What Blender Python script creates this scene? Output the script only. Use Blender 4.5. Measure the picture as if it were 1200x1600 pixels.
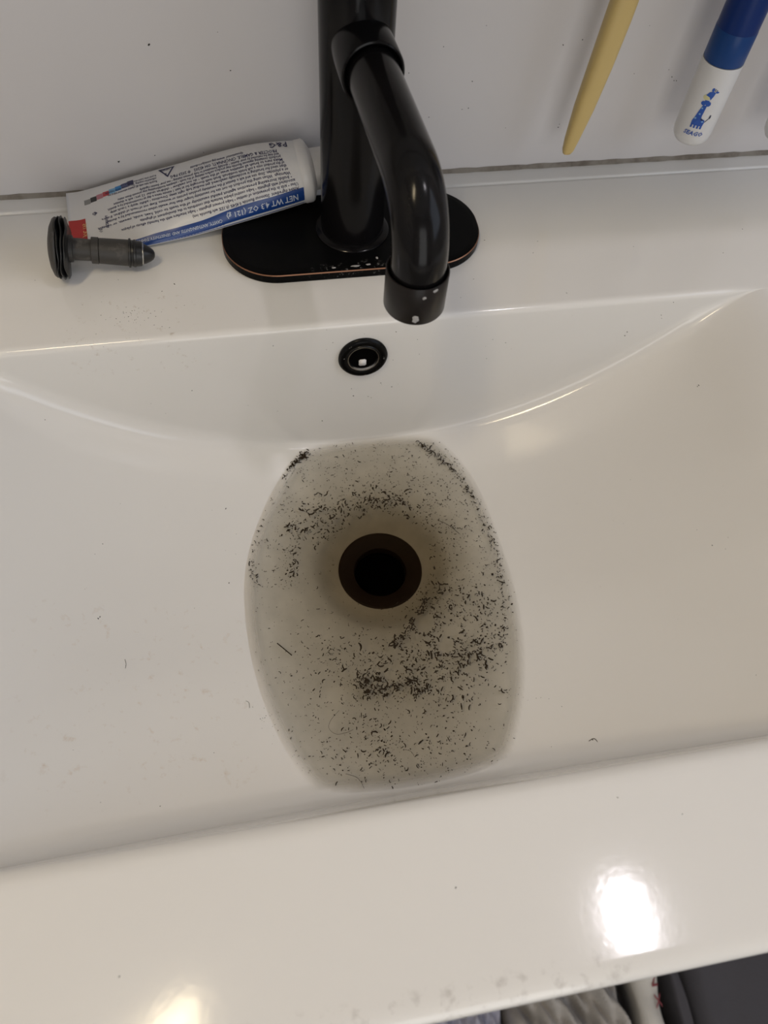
import bpy, bmesh, math, random
from mathutils import Vector, Matrix
import numpy as np
random.seed(7)
SC = bpy.context.scene
for o in list(bpy.data.objects): bpy.data.objects.remove(o)
COL = SC.collection
MM = 0.001

# ------------------------------------------------------------------ camera
cam_data = bpy.data.cameras.new('camera'); cam = bpy.data.objects.new('camera', cam_data); COL.objects.link(cam)
ROT = Matrix(((0.98437981, 0.11782164, -0.13082224), (-0.16702003, 0.85996753, -0.48224491), (0.05568399, 0.49656209, 0.86621324)))
CAM = Vector((0, 0, 315.5)); FPX = 1150.0
cam.matrix_world = Matrix.Translation(CAM*MM) @ ROT.to_4x4()
cam_data.sensor_fit = 'AUTO'; cam_data.sensor_width = 36.0; cam_data.lens = 36.0*FPX/1600.0
cam_data.clip_start = 0.01; cam_data.clip_end = 20
cam_data.dof.use_dof = True; cam_data.dof.focus_distance = 0.43; cam_data.dof.aperture_fstop = 10.0
SC.camera = cam
# ------------------------------------------------------------------ world, lights, exposure
w = bpy.data.worlds.new('world'); SC.world = w; w.use_nodes = True
w.node_tree.nodes['Background'].inputs[0].default_value = (0.9, 0.93, 1.0, 1); w.node_tree.nodes['Background'].inputs[1].default_value = 0.02
SC.view_settings.view_transform = 'Standard'; SC.view_settings.look = 'None'
SC.view_settings.exposure = 0.0; SC.view_settings.gamma = 1.0; SC.view_settings.use_curve_mapping = False
LAMPS = [  # name, position (mm), size (mm), turn (deg), watts, colour
    ('right', (633, -76, 1505), (62, 140), 0, 2.4, (1.0, 0.94, 1.0)),
    ('left', (-491, -290, 1505), (120, 600), -40, 6.2, (1.0, 0.82, 0.54)),
]
for nm, p, sz, turn, e, c in LAMPS:
    l = bpy.data.lights.new('ceiling_lamp_light', 'AREA'); l.shape = 'ELLIPSE'; l.size = sz[0]*MM; l.size_y = sz[1]*MM; l.energy = e; l.color = c
    o = bpy.data.objects.new('ceiling_lamp_light', l); COL.objects.link(o); o.location = Vector(p)*MM - Vector((0, 0, 0.012)); o.rotation_euler.z = math.radians(turn)
# daylight through the frosted window in the right-hand wall
WIN = (-750.0, 50.0, 250.0, 1250.0)   # y0, y1, z0, z1
l = bpy.data.lights.new('window_daylight', 'AREA'); l.shape = 'RECTANGLE'; l.size = (WIN[1]-WIN[0])*MM; l.size_y = (WIN[3]-WIN[2])*MM; l.energy = 3.9; l.color = (0.66, 0.79, 1.0)
o = bpy.data.objects.new('window_daylight', l); COL.objects.link(o); o.location = (1.040, (WIN[0]+WIN[1])/2*MM, (WIN[2]+WIN[3])/2*MM); o.rotation_euler = (math.radians(90), 0, math.radians(90))

# added fill light behind the camera, shaped as an unseen frosted window
FILL_WIN = (-350.0, 550.0, -500.0, 1100.0)   # x0, x1, z0, z1
l = bpy.data.lights.new('front_fill_light', 'AREA'); l.shape = 'RECTANGLE'; l.size = (FILL_WIN[1]-FILL_WIN[0])*MM; l.size_y = (FILL_WIN[3]-FILL_WIN[2])*MM; l.energy = 8.8; l.color = (0.99, 1.0, 1.0)
o = bpy.data.objects.new('front_fill_light', l); COL.objects.link(o); o.location = ((FILL_WIN[0]+FILL_WIN[1])/2*MM, -1.690, (FILL_WIN[2]+FILL_WIN[3])/2*MM); o.rotation_euler = (math.radians(90), 0, 0)

# ------------------------------------------------------------------ helpers
def tag(o, label=None, cat=None, group=None, kind=None):
    if label: o['label'] = label
    if cat: o['category'] = cat
    if group: o['group'] = group
    if kind: o['kind'] = kind
    return o
def link(name, me, mat=None, parent=None, smooth=True):
    o = bpy.data.objects.new(name, me); COL.objects.link(o)
    if mat is not None:
        for m in (mat if isinstance(mat, (list, tuple)) else [mat]): me.materials.append(m)
    if smooth:
        for p in me.polygons: p.use_smooth = True
    if parent is not None: o.parent = parent; o.matrix_parent_inverse = parent.matrix_world.inverted()
    return o
def empty(name, loc):
    o = bpy.data.objects.new(name, None); COL.objects.link(o); o.location = Vector(loc)*MM; o.empty_display_size = .02
    bpy.context.view_layer.update(); return o
def pyobj(name, verts, faces, mat=None, parent=None, smooth=True, mats=None):
    me = bpy.data.meshes.new(name); me.from_pydata([tuple(Vector(v)*MM) for v in verts], [], faces)
    o = link(name, me, mat, parent, smooth)
    if mats: me.polygons.foreach_set('material_index', mats)
    me.update(); return o
def bmobj(name, bm, mat=None, parent=None, smooth=True, sharp=0.7):
    bmesh.ops.recalc_face_normals(bm, faces=bm.faces)
    bmesh.ops.scale(bm, vec=(MM, MM, MM), verts=bm.verts)
    if smooth:
        for e in bm.edges:
            if len(e.link_faces) == 2 and e.calc_face_angle(0) > sharp: e.smooth = False
    me = bpy.data.meshes.new(name); bm.to_mesh(me); bm.free()
    return link(name, me, mat, parent, smooth)
def frame(axis, ref=(0, 0, 1)):
    z = Vector(axis).normalized(); r = Vector(ref)
    if abs(z.dot(r)) > .98: r = Vector((0, 1, 0))
    x = r.cross(z).normalized(); y = z.cross(x); return x, y, z
def lathe_bm(bm, prof, origin, axis=(0, 0, 1), n=48, close=True):
    """prof: list of (radius, height along axis)"""
    x, y, z = frame(axis); o = Vector(origin); rings = []
    for r, h in prof:
        if r < 1e-6: rings.append([bm.verts.new(o+z*h)])
        else: rings.append([bm.verts.new(o+z*h+(x*math.cos(2*math.pi*k/n)+y*math.sin(2*math.pi*k/n))*r) for k in range(n)])
    for a, b in zip(rings, rings[1:]):
        for k in range(n):
            k2 = (k+1) % n
            if len(a) == 1 and len(b) == 1: continue
            if len(a) == 1: bm.faces.new((a[0], b[k2], b[k]))
            elif len(b) == 1: bm.faces.new((a[k], a[k2], b[0]))
            else: bm.faces.new((a[k], a[k2], b[k2], b[k]))
    return bm
def lathe(name, prof, origin, axis=(0, 0, 1), mat=None, parent=None, n=48, sharp=.6):
    return bmobj(name, lathe_bm(bmesh.new(), prof, origin, axis, n), mat, parent, True, sharp)
def tube_bm(bm, pts, rad, n=12, cap=True):
    pts = [Vector(p) for p in pts]; rings = []; px = None
    for i, p in enumerate(pts):
        d = (pts[min(i+1, len(pts)-1)]-pts[max(i-1, 0)]).normalized()
        if px is None: px, _, _ = frame(d)
        px = (px-d*px.dot(d)).normalized(); py = d.cross(px); r = rad[i] if isinstance(rad, (list, tuple)) else rad
        rings.append([bm.verts.new(p+(px*math.cos(2*math.pi*k/n)+py*math.sin(2*math.pi*k/n))*r) for k in range(n)])
    for a, b in zip(rings, rings[1:]):
        for k in range(n): bm.faces.new((a[k], a[(k+1) % n], b[(k+1) % n], b[k]))
    if cap: bm.faces.new(rings[0][::-1]); bm.faces.new(rings[-1])
    return bm
def box_bm(bm, x0, x1, y0, y1, z0, z1, bev=0):
    r = bmesh.ops.create_cube(bm, size=1.0, matrix=Matrix.Translation(((x0+x1)/2, (y0+y1)/2, (z0+z1)/2)) @ Matrix.Diagonal((x1-x0, y1-y0, z1-z0, 1)))
    if bev:
        es = list({e for v in r['verts'] for e in v.link_edges})
        bmesh.ops.bevel(bm, geom=es, offset=bev, segments=2, affect='EDGES')
    return bm
def box(name, x0, x1, y0, y1, z0, z1, mat, parent=None, bev=0): return bmobj(name, box_bm(bmesh.new(), x0, x1, y0, y1, z0, z1, bev), mat, parent, bev > 0, .9)
def at(px, py, z=None, y=None):
    """photo pixel -> point (mm) on the horizontal plane z, or on the vertical plane y"""
    d = ROT @ Vector((px-600, 800-py, -FPX))
    t = (z-CAM.z)/d.z if z is not None else (y-CAM.y)/d.y
    return CAM+d*t
def smooth01(x): x = max(0., min(1., x)); return x*x*(3-2*x)
def lin(r, g, b):
    f = lambda c: (c/12.92 if c <= .04045 else ((c+.055)/1.055)**2.4)
    return (f(r/255), f(g/255), f(b/255), 1)

# ------------------------------------------------------------------ materials
def mat(name, col, rough=.4, metal=0., spec=.5, coat=0., bump=0., bscale=60., var=0., vscale=20., sss=0.):
    m = bpy.data.materials.new(name); m.use_nodes = True; nt = m.node_tree; b = nt.nodes['Principled BSDF']
    c = tuple(col)+((1,) if len(col) == 3 else ())
    b.inputs['Base Color'].default_value = c; b.inputs['Roughness'].default_value = rough; b.inputs['Metallic'].default_value = metal
    b.inputs['Specular IOR Level'].default_value = spec; b.inputs['Coat Weight'].default_value = coat; b.inputs['Coat Roughness'].default_value = .05
    tc = nt.nodes.new('ShaderNodeTexCoord')
    if var:
        n = nt.nodes.new('ShaderNodeTexNoise'); n.inputs['Scale'].default_value = vscale; n.inputs['Detail'].default_value = 4
        mx = nt.nodes.new('ShaderNodeMix'); mx.data_type = 'RGBA'
        mx.inputs[6].default_value = c; mx.inputs[7].default_value = tuple(max(0, x*(1-var)) for x in c[:3])+(1,)
        nt.links.new(tc.outputs['Object'], n.inputs['Vector']); nt.links.new(n.outputs['Fac'], mx.inputs[0]); nt.links.new(mx.outputs[2], b.inputs['Base Color'])
    if bump:
        n = nt.nodes.new('ShaderNodeTexNoise'); n.inputs['Scale'].default_value = bscale; n.inputs['Detail'].default_value = 2
        bp = nt.nodes.new('ShaderNodeBump'); bp.inputs['Strength'].default_value = bump; bp.inputs['Distance'].default_value = .001
        nt.links.new(tc.outputs['Object'], n.inputs['Vector']); nt.links.new(n.outputs['Fac'], bp.inputs['Height']); nt.links.new(bp.outputs['Normal'], b.inputs['Normal'])
    return m
def blotch(m, col, scale, lo, hi, box=None, rough=.8):
    """real deposits with a shape of their own: noise patches of another colour, optionally inside a box (metres)"""
    nt = m.node_tree; b = nt.nodes['Principled BSDF']; tc = nt.nodes.new('ShaderNodeTexCoord')
    n = nt.nodes.new('ShaderNodeTexNoise'); n.inputs['Scale'].default_value = scale; n.inputs['Detail'].default_value = 6; n.inputs['Roughness'].default_value = .65
    nt.links.new(tc.outputs['Object'], n.inputs['Vector'])
    mr = nt.nodes.new('ShaderNodeMapRange'); mr.inputs[1].default_value = lo; mr.inputs[2].default_value = hi
    nt.links.new(n.outputs['Fac'], mr.inputs[0]); fac = mr.outputs[0]
    if box:
        sp = nt.nodes.new('ShaderNodeSeparateXYZ'); nt.links.new(tc.outputs['Object'], sp.inputs[0])
        for ax, (a, bb, f) in enumerate(box):
            for s, e in ((a-f, a), (bb+f, bb)):
                r = nt.nodes.new('ShaderNodeMapRange'); r.interpolation_type = 'SMOOTHSTEP'; r.inputs[1].default_value = s; r.inputs[2].default_value = e
                nt.links.new(sp.outputs[ax], r.inputs[0]); mu = nt.nodes.new('ShaderNodeMath'); mu.operation = 'MULTIPLY'
                nt.links.new(fac, mu.inputs[0]); nt.links.new(r.outputs[0], mu.inputs[1]); fac = mu.outputs[0]
    mx = nt.nodes.new('ShaderNodeMix'); mx.data_type = 'RGBA'; nt.links.new(fac, mx.inputs[0]); mx.inputs[7].default_value = tuple(col)+(1,)
    src = b.inputs['Base Color']
    if src.is_linked: nt.links.new(src.links[0].from_socket, mx.inputs[6])
    else: mx.inputs[6].default_value = src.default_value
    nt.links.new(mx.outputs[2], b.inputs['Base Color'])
    mr2 = nt.nodes.new('ShaderNodeMix'); mr2.data_type = 'FLOAT'; nt.links.new(fac, mr2.inputs[0]); mr2.inputs[2].default_value = b.inputs['Roughness'].default_value; mr2.inputs[3].default_value = rough
    nt.links.new(mr2.outputs[0], b.inputs['Roughness'])
    return m
M = {}
M['porcelain'] = mat('porcelain', (.80, .785, .755), .10, spec=.5, bump=.02, bscale=260, var=.03, vscale=12)
blotch(M['porcelain'], (.50, .475, .45), 150, .54, .78, box=((-.04, .10, .02), (-.036, -.026, .006), (-.02, .01, .01)))   # grime along the front edge
blotch(M['porcelain'], (.55, .49, .42), 220, .60, .75, box=((-.10, -.045, .02), (.305, .335, .01), (-.02, .01, .01)))    # dried splash on the deck
blotch(M['porcelain'], (.60, .52, .44), 160, .60, .75, box=((-.12, -.05, .03), (.09, .16, .03), (-.11, .01, .01)))       # smear on the left slope
M['wall'] = mat('painted_wall', (.75, .72, .71), .38, spec=.4, bump=.04, bscale=40, var=.05, vscale=6)
M['room_wall'] = mat('room_wall_paint', (.70, .68, .66), .7)
M['ceiling'] = mat('ceiling_paint', (.78, .76, .73), .8)
M['floor'] = mat('floor_vinyl', (.10, .095, .10), .5, var=.3, vscale=8)
M['caulk'] = blotch(mat('caulk', (.27, .24, .20), .6, bump=.3, bscale=200), (.13, .10, .075), 60, .45, .7)
M['bronze'] = mat('dark_bronze', (.006, .0055, .006), .16, spec=.18, var=.3, vscale=40, bump=.01, bscale=300)
M['bronze_plate'] = blotch(mat('dark_bronze_plate', (.003, .003, .0032), .3, spec=.06), (.16, .155, .15), 420, .58, .72, box=((.040, .078, .02), (.339, .344, .003), (0, .02, .01)))
M['bronze_brown'] = mat('brown_bronze', (.013, .010, .009), .34, spec=.22, var=.3, vscale=60)
M['copper_edge'] = mat('worn_copper_edge', (.30, .15, .09), .35, metal=.8)
M['lime'] = mat('lime_deposit', (.36, .35, .34), .7, bump=.5, bscale=500)
M['black'] = mat('cavity_shade_black', (.0015, .0015, .0015), .9, spec=.03)  # shade inside the drain and overflow, put into the colour
M['rubber'] = mat('black_rubber', (.012, .012, .013), .35, var=.3, vscale=120, bump=.15, bscale=300)
M['plug_plastic'] = blotch(mat('plug_plastic', (.036, .033, .030), .5, bump=.1, bscale=200), (.12, .11, .10), 150, .54, .74)
M['chrome'] = mat('worn_chrome', (.55, .55, .54), .25, metal=1)
M['overflow'] = blotch(mat('overflow_black', (.004, .004, .004), .25, spec=.12), (.5, .49, .46), 260, .63, .70)
M['flange'] = mat('drain_bronze', (.034, .020, .013), .6, spec=.2, var=.4, vscale=80)
M['tube_white'] = mat('tube_white', (.74, .73, .72), .32, spec=.5, bump=.05, bscale=120)
M['cap_white'] = mat('cap_white', (.78, .76, .74), .3)
M['ink'] = mat('navy_ink', (.035, .035, .10), .5)
M['band_blue'] = mat('band_blue', (.012, .055, .24), .3)
M['red'] = mat('red_ink', (.45, .025, .022), .35)
M['white_ink'] = mat('white_ink', (.55, .60, .70), .5)
M['yellow_ink'] = mat('yellow_ink', (.75, .45, .2), .5)
for n_, c_ in dict(grey=(.26, .26, .25), blackpatch=(.03, .03, .03), pink=(.50, .20, .24), redpatch=(.50, .06, .07), sky=(.18, .42, .66), cyan=(.04, .25, .58), slate=(.12, .14, .27), navy=(.04, .04, .10)).items(): M[n_] = mat('ink_'+n_, c_, .4)
M['yellow'] = mat('yellow_plastic', (.66, .485, .185), .42, var=.08, vscale=40)
M['brush_white'] = mat('brush_white', (.74, .73, .72), .3)
M['brush_blue'] = mat('brush_blue', (.006, .028, .15), .3, spec=.2)
M['brush_blue_light'] = mat('brush_blue_light', (.007, .05, .20), .35, spec=.25)
M['print_blue'] = mat('print_blue', (.018, .09, .42), .4)
M['print_light'] = mat('print_light', (.20, .40, .68), .4)
M['print_dark'] = mat('print_dark', (.012, .02, .06), .4)
M['print_cream'] = mat('print_cream', (.66, .62, .34), .4)
M['bristle'] = mat('bristle', (.8, .8, .8), .6)
M['holder'] = mat('holder_white', (.75, .74, .72), .35)
M['speck'] = mat('dirt_speck', (.030, .021, .012), .8, spec=.1)
M['speck_dark'] = mat('dark_speck', (.02, .016, .012), .7)
M['hair'] = mat('hair', (.05, .038, .028), .5)
M['cabinet'] = mat('cabinet_paint', (.45, .44, .43), .5)
M['towel'] = mat('off_white_towel', (.50, .475, .45), .95, spec=.1, bump=.8, bscale=350, var=.3, vscale=25)
M['lavender'] = mat('lavender_cotton', (.50, .50, .60), .9, spec=.1, bump=.5, bscale=300, var=.3, vscale=18)
M['sock'] = mat('white_knit', (.64, .62, .58), .95, spec=.1, bump=.6, bscale=400, var=.12, vscale=40)
M['sock_red'] = mat('dark_red_thread', (.22, .05, .06), .8)
M['charcoal'] = mat('charcoal_fabric', (.085, .083, .095), .9, spec=.1, bump=.4, bscale=400, var=.15, vscale=12)
M['navy_cloth'] = mat('navy_cloth', (.02, .02, .035), .9)
M['housing'] = mat('lamp_housing', (.7, .69, .67), .4)

# ------------------------------------------------------------------ room
def struct(o): o['kind'] = 'structure'; return o
YW = 431.0; FL = -850.0; CE = 1530.0; XL, XR, YF = -1150.0, 1050.0, -1700.0
struct(box('floor', XL-60, XR+60, YF-60, YW+60, FL-40, FL, M['floor']))
struct(box('ceiling', XL-60, XR+60, YF-60, YW+60, CE, CE+40, M['ceiling']))
wall_back = struct(box('wall_back', XL-60, XR+60, YW, YW+60, FL, CE, M['wall']))
struct(box('wall_left', XL-60, XL, YF, YW, FL, CE, M['room_wall']))
struct(box('wall_right', XR, XR+60, YF, YW, FL, CE, M['room_wall']))
struct(box('wall_front', XL-60, XR+60, YF-60, YF, FL, CE, M['room_wall']))
for nm, p, sz, turn, e, c in LAMPS:
    tc_, ts_ = math.cos(math.radians(turn)), math.sin(math.radians(turn))
    hx, hy = sz[0]/2, sz[1]/2; bm = bmesh.new(); n = 40; rings = []
    for k_, z_ in ((1.0, -14), (1.16, -14), (1.22, -8), (1.22, 25.0), (0.98, 25.0), (0.98, -8.0)):
        rings.append([bm.verts.new((p[0]+hx*k_*math.cos(2*math.pi*i/n)*tc_-hy*k_*math.sin(2*math.pi*i/n)*ts_, p[1]+hx*k_*math.cos(2*math.pi*i/n)*ts_+hy*k_*math.sin(2*math.pi*i/n)*tc_, p[2]+z_)) for i in range(n)])
    for a, b in zip(rings, rings[1:]+rings[:1]):
        for i in range(n): bm.faces.new((a[i], a[(i+1) % n], b[(i+1) % n], b[i]))
    o = bmobj('ceiling_lamp', bm, M['housing'])
    tag(o, 'oval white ceiling lamp ring on the ceiling above the '+('right end of the sink' if nm == 'right' else 'left end of the sink'), 'lamp')

bm = bmesh.new()
for a in ((WIN[0]-50, WIN[0], WIN[2]-50, WIN[3]+50), (WIN[1], WIN[1]+50, WIN[2]-50, WIN[3]+50), (WIN[0], WIN[1], WIN[2]-50, WIN[2]), (WIN[0], WIN[1], WIN[3], WIN[3]+50)): box_bm(bm, XR-22, XR-.5, *a)
win = struct(bmobj('window_1', bm, M['holder'], None, False))
box('window_pane', XR-8, XR-4, *WIN, M['cap_white'], win)
bm = bmesh.new()
for a in ((FILL_WIN[0]-50, FILL_WIN[0], FILL_WIN[2]-50, FILL_WIN[3]+50), (FILL_WIN[1], FILL_WIN[1]+50, FILL_WIN[2]-50, FILL_WIN[3]+50), (FILL_WIN[0], FILL_WIN[1], FILL_WIN[2]-50, FILL_WIN[2]), (FILL_WIN[0], FILL_WIN[1], FILL_WIN[3], FILL_WIN[3]+50)): box_bm(bm, a[0], a[1], YF+.5, YF+22, a[2], a[3])
win = struct(bmobj('fill_window', bm, M['holder'], None, False))  # frame added around the made-up front fill light
box('window_pane', FILL_WIN[0], FILL_WIN[1], YF+4, YF+8, FILL_WIN[2], FILL_WIN[3], M['cap_white'], win)

# ------------------------------------------------------------------ basin surface
XC, DX, DY = 57.0, 57.0, 203.0           # basin centre line, drain centre
YB, YFW, YE = 302.0, 41.5, -34.0         # back edge, front edge of the basin, front edge of the rim
ZW = -106.0                              # water level
TB, TF = math.tan(math.radians(3.4)), math.tan(math.radians(9.6))
def smin0(f, k):
    if f >= k: return 0.
    if f <= -k: return f
    h = (k-f)/(2*k); return f*h - k*h*(1-h)
ZSEAT = -127.5
def floor_raw(X, Y):
    dx = X-(52.3+9*smooth01((Y-190)/100.)); q = (Y-175)/127.
    zc = -(108+10*(1-q*q))
    z = zc+.00164*dx*dx+.72e-8*dx**4
    r = math.hypot(X-DX, Y-DY)
    if r < 62: z -= 9.0*(1-smooth01((r-18)/44))
    if r < 46: z = ZSEAT+(z-ZSEAT)*smooth01((r-28.5)/17.5)
    return z
def floor_z(X, Y): return min(0., smin0(floor_raw(X, Y), 24.))
sink_z = floor_z
def bez(p0, p1, p2, n): return [((1-t)**2*p0[0]+2*t*(1-t)*p1[0]+t*t*p2[0], (1-t)**2*p0[1]+2*t*(1-t)*p1[1]+t*t*p2[1]) for t in [i/n for i in range(n+1)]]
def column(X):
    P = []
    # lip by the wall, then the deck
    P += [(YW-.2, -2), (YW-.2, .6)]+[(YW-2-10.5*i/4, .6) for i in range(5)]
    P += [(417.6-2.6*i/6, max(0, .6-.6*i/3.)-.7*math.sin(math.pi*i/6.)) for i in range(7)]
    zb = floor_z(X, YB+TB*floor_z(X, YB-8)); H = max(.001, -zb)
    cornerB = (YB-TB*H, -H); t1 = min(4., .45*H); t2 = min(4.5+8*smooth01(abs(X-XC)/140), .5*H)
    P += [(414.0-(414.0-YB-5)*i/9, 0.) for i in range(10)]
    P += bez((YB+4.5, 0), (YB, 0), (YB-TB*t1, -t1), 8)
    P += [(YB-TB*(t1+(H-t2-t1)*i/8), -(t1+(H-t2-t1)*i/8)) for i in range(1, 8)]
    y2 = cornerB[0]-t2; P += bez((YB-TB*(H-t2), -(H-t2)), cornerB, (y2, floor_z(X, y2)), 10)
    zf = floor_z(X, YFW+8); Hf = max(.001, -zf); cF = (YFW+TF*Hf, -Hf); t3 = min(6.5, .45*Hf); t4 = min(12., .5*Hf)
    y3 = cF[0]+t4; n = 128
    P += [(y2+(y3-y2)*i/n, sink_z(X, y2+(y3-y2)*i/n)) for i in range(1, n)]
    P += bez((y3, floor_z(X, y3)), cF, (YFW+TF*(Hf-t4), -(Hf-t4)), 8)
    P += [(YFW+TF*(Hf-t4+(t3-Hf+t4)*i/6), -(Hf-t4+(t3-Hf+t4)*i/6)) for i in range(1, 6)]
    P += bez((YFW+TF*t3, -t3), (YFW, 0), (YFW-7.5, 0), 8)
    P += [(YFW-8-(YFW-8-(YE+9))*i/10, 0.) for i in range(11)]
    P += bez((YE+8, 0), (YE, 0), (YE, -7), 8)
    P += [(YE, -14), (YE, -22)]+bez((YE, -26), (YE, -30), (YE+4, -30), 3)+[(YE+30, -30)]
    return P
xs = [-330+i*8 for i in range(17)]+[-194+i*2.0 for i in range(253)]+[318+i*8 for i in range(16)]
cols = [column(X) for X in xs]; nr = len(cols[0]); V = []; F = []
for X, c in zip(xs, cols): V += [(X, y, z) for y, z in c]
for i in range(len(xs)-1):
    for j in range(nr-1):
        if min(math.hypot(V[q][0]-DX, V[q][1]-DY) for q in (i*nr+j, i*nr+j+1, (i+1)*nr+j, (i+1)*nr+j+1)) < 24.6 and V[i*nr+j][2] < -90: continue
        F.append((i*nr+j, i*nr+j+1, (i+1)*nr+j+1, (i+1)*nr+j))
sink = pyobj('washbasin', V, F, M['porcelain'])
tag(sink, 'white glossy one-piece basin top with wide sloped bowl, dirty around the drain', 'sink')
# drain flange and overflow ring belong to the basin
zd = floor_z(DX, DY)
lathe('drain_flange', [(27.9, zd-.3), (27.7, zd+.5), (26.6, zd+.9), (24.6, zd+.3), (21, zd-1.2), (17.6, zd-2.4), (17.2, zd-3.4), (17.0, zd-9)], (DX, DY, 0), (0, 0, 1), M['flange'], sink, 64)['label'] = 'dark bronze drain ring'
lathe('drain_pipe', [(17.0, zd-8), (16.8, zd-12), (0, zd-12)], (DX, DY, 0), (0, 0, 1), M['black'], sink, 40)  # short closed pipe, the drain's dark depth put into its colour
oz = -27.; oy = YB+TB*oz; oax = (0, -math.cos(math.atan(TB)), math.sin(math.atan(TB)))
lathe('overflow_ring', [(15.0, -.5), (15.2, 1.2), (14.4, 2.4), (13.2, 2.9), (11.2, 2.7), (9.6, 1.9), (8.9, 1.2), (8.7, .3)], (57.2, oy, oz), oax, M['overflow'], sink, 56)['label'] = 'black overflow ring with worn pale edges'
lathe('overflow_rim', [(9.9, 2.0), (9.7, 2.7), (9.1, 2.6), (8.8, 1.4)], (57.2, oy, oz), oax, M['chrome'], sink, 48)['label'] = 'thin worn chrome rim'
lathe('overflow_shade', [(8.9, .35), (0, .35)], (57.2, oy, oz), oax, M['black'], sink, 40)['label'] = 'flat black disc coloured as the shade inside the overflow opening'  # no real hole: flat disc with the shade put into its colour
bm = box_bm(bmesh.new(), -2.3, 2.3, -2.6, 2.6, 0, 1.0, .6)  # pale block painted in for light seen through the overflow
o = bmobj('overflow_light_patch', bm, M['cap_white'], None); x_, y_, z_ = frame(oax)
o.matrix_world = Matrix.Translation(Vector((57.0, oy-.4, oz-4.6))*MM) @ Matrix((x_, y_, z_)).transposed().to_4x4(); o.parent = sink; o['label'] = 'pale piece standing in for lit porcelain inside the overflow opening'
# caulk bead between the lip and the wall
bm = bmesh.new(); n = 130; rows = []
for i in range(n+1):
    X = -330+768*i/n; a = 1.9+.3*math.sin(i*1.7)*math.sin(i*.37)+.2*random.random()
    rows.append([bm.verts.new(v) for v in ((X, YW-.1, .8+a*1.15), (X, YW-a*.45, .9+a*.55), (X, YW-a, .7), (X, YW-a, .2), (X, YW-.1, .2))])
for a, b in zip(rows, rows[1:]):
    for k in range(4): bm.faces.new((a[k], a[k+1], b[k+1], b[k]))
struct(bmobj('trim_1', bm, M['caulk']))

# ------------------------------------------------------------------ murky water standing in the bowl
wm = bpy.data.materials.new('murky_water'); wm.use_nodes = True; nt = wm.node_tree; nt.nodes.clear()
out = nt.nodes.new('ShaderNodeOutputMaterial'); tr = nt.nodes.new('ShaderNodeBsdfTransparent'); gl = nt.nodes.new('ShaderNodeBsdfGlossy'); fr = nt.nodes.new('ShaderNodeFresnel'); mx = nt.nodes.new('ShaderNodeMixShader')
fr.inputs['IOR'].default_value = 1.06; gl.inputs['Roughness'].default_value = .12; gl.inputs['Color'].default_value = (1, 1, 1, 1)
nt.links.new(fr.outputs[0], mx.inputs[0]); nt.links.new(tr.outputs[0], mx.inputs[1]); nt.links.new(gl.outputs[0], mx.inputs[2]); nt.links.new(mx.outputs[0], out.inputs['Surface'])
va = nt.nodes.new('ShaderNodeVolumeAbsorption'); va.inputs['Color'].default_value = (.60, .54, .42, 1); va.inputs['Density'].default_value = 60
nt.links.new(va.outputs[0], out.inputs['Volume'])
hw = []
for i in range(61):
    Y = 44+i*(299-44)/60.; a = b = 52.0
    zz = lambda X: floor_raw(X, Y)
    while zz(b) < ZW+1.2: b += .5
    while zz(a) < ZW+1.2: a -= .5
    hw.append((Y, a, b))
V = []; F = []; nx = 10
for z in (ZW, -143.0):
    for Y, a, b in hw: V += [(a+(b-a)*k/nx, Y, z) for k in range(nx+1)]
S = 61*(nx+1)
for i in range(60):
    for k in range(nx):
        q = (i*(nx+1)+k, i*(nx+1)+k+1, (i+1)*(nx+1)+k+1, (i+1)*(nx+1)+k); F.append(q); F.append(tuple(S+x for x in q[::-1]))
    for k, s in ((0, 1), (nx, -1)):
        a, b = i*(nx+1)+k, (i+1)*(nx+1)+k; F.append((a, b, S+b, S+a)[::s])
for i, s in ((0, -1), (60, 1)):
    for k in range(nx):
        a, b = i*(nx+1)+k, i*(nx+1)+k+1; F.append((a, b, S+b, S+a)[::s])
water = pyobj('standing_water', V, F, wm)
tag(water, 'murky grey water standing in the bottom of the bowl', 'water')

# fine grey silt settled on the porcelain under the water
sm_ = bpy.data.materials.new('grey_silt'); sm_.use_nodes = True; nt = sm_.node_tree; b = nt.nodes['Principled BSDF']
b.inputs['Base Color'].default_value = (.60, .578, .52, 1); b.inputs['Roughness'].default_value = .9; b.inputs['Specular IOR Level'].default_value = .1
at_ = nt.nodes.new('ShaderNodeAttribute'); at_.attribute_name = 'cover'; tc = nt.nodes.new('ShaderNodeTexCoord'); n_ = nt.nodes.new('ShaderNodeTexNoise'); n_.inputs['Scale'].default_value = 45; n_.inputs['Detail'].default_value = 5
mr = nt.nodes.new('ShaderNodeMapRange'); mr.inputs[1].default_value = .3; mr.inputs[2].default_value = .7; mr.inputs[3].default_value = .72; mr.inputs[4].default_value = 1.0
mu = nt.nodes.new('ShaderNodeMath'); mu.operation = 'MULTIPLY'
nt.links.new(tc.outputs['Object'], n_.inputs['Vector']); nt.links.new(n_.outputs['Fac'], mr.inputs[0]); nt.links.new(mr.outputs[0], mu.inputs[0]); nt.links.new(at_.outputs['Fac'], mu.inputs[1]); nt.links.new(mu.outputs[0], b.inputs['Alpha'])
edge_pts = [(a, Y) for Y, a, b in hw]+[(b, Y) for Y, a, b in hw]
me_ = sink.data; sv = np.empty(len(me_.vertices)*3); me_.vertices.foreach_get('co', sv); sv = sv.reshape(-1, 3)/MM
nv = np.empty(len(me_.vertices)*3); me_.vertices.foreach_get('normal', nv); nv = nv.reshape(-1, 3)
low = np.where((sv[:, 2] < ZW+.6) & (sv[:, 2] > -140) & (sv[:, 1] > YFW-2) & (sv[:, 1] < YB+1))[0]
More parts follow.
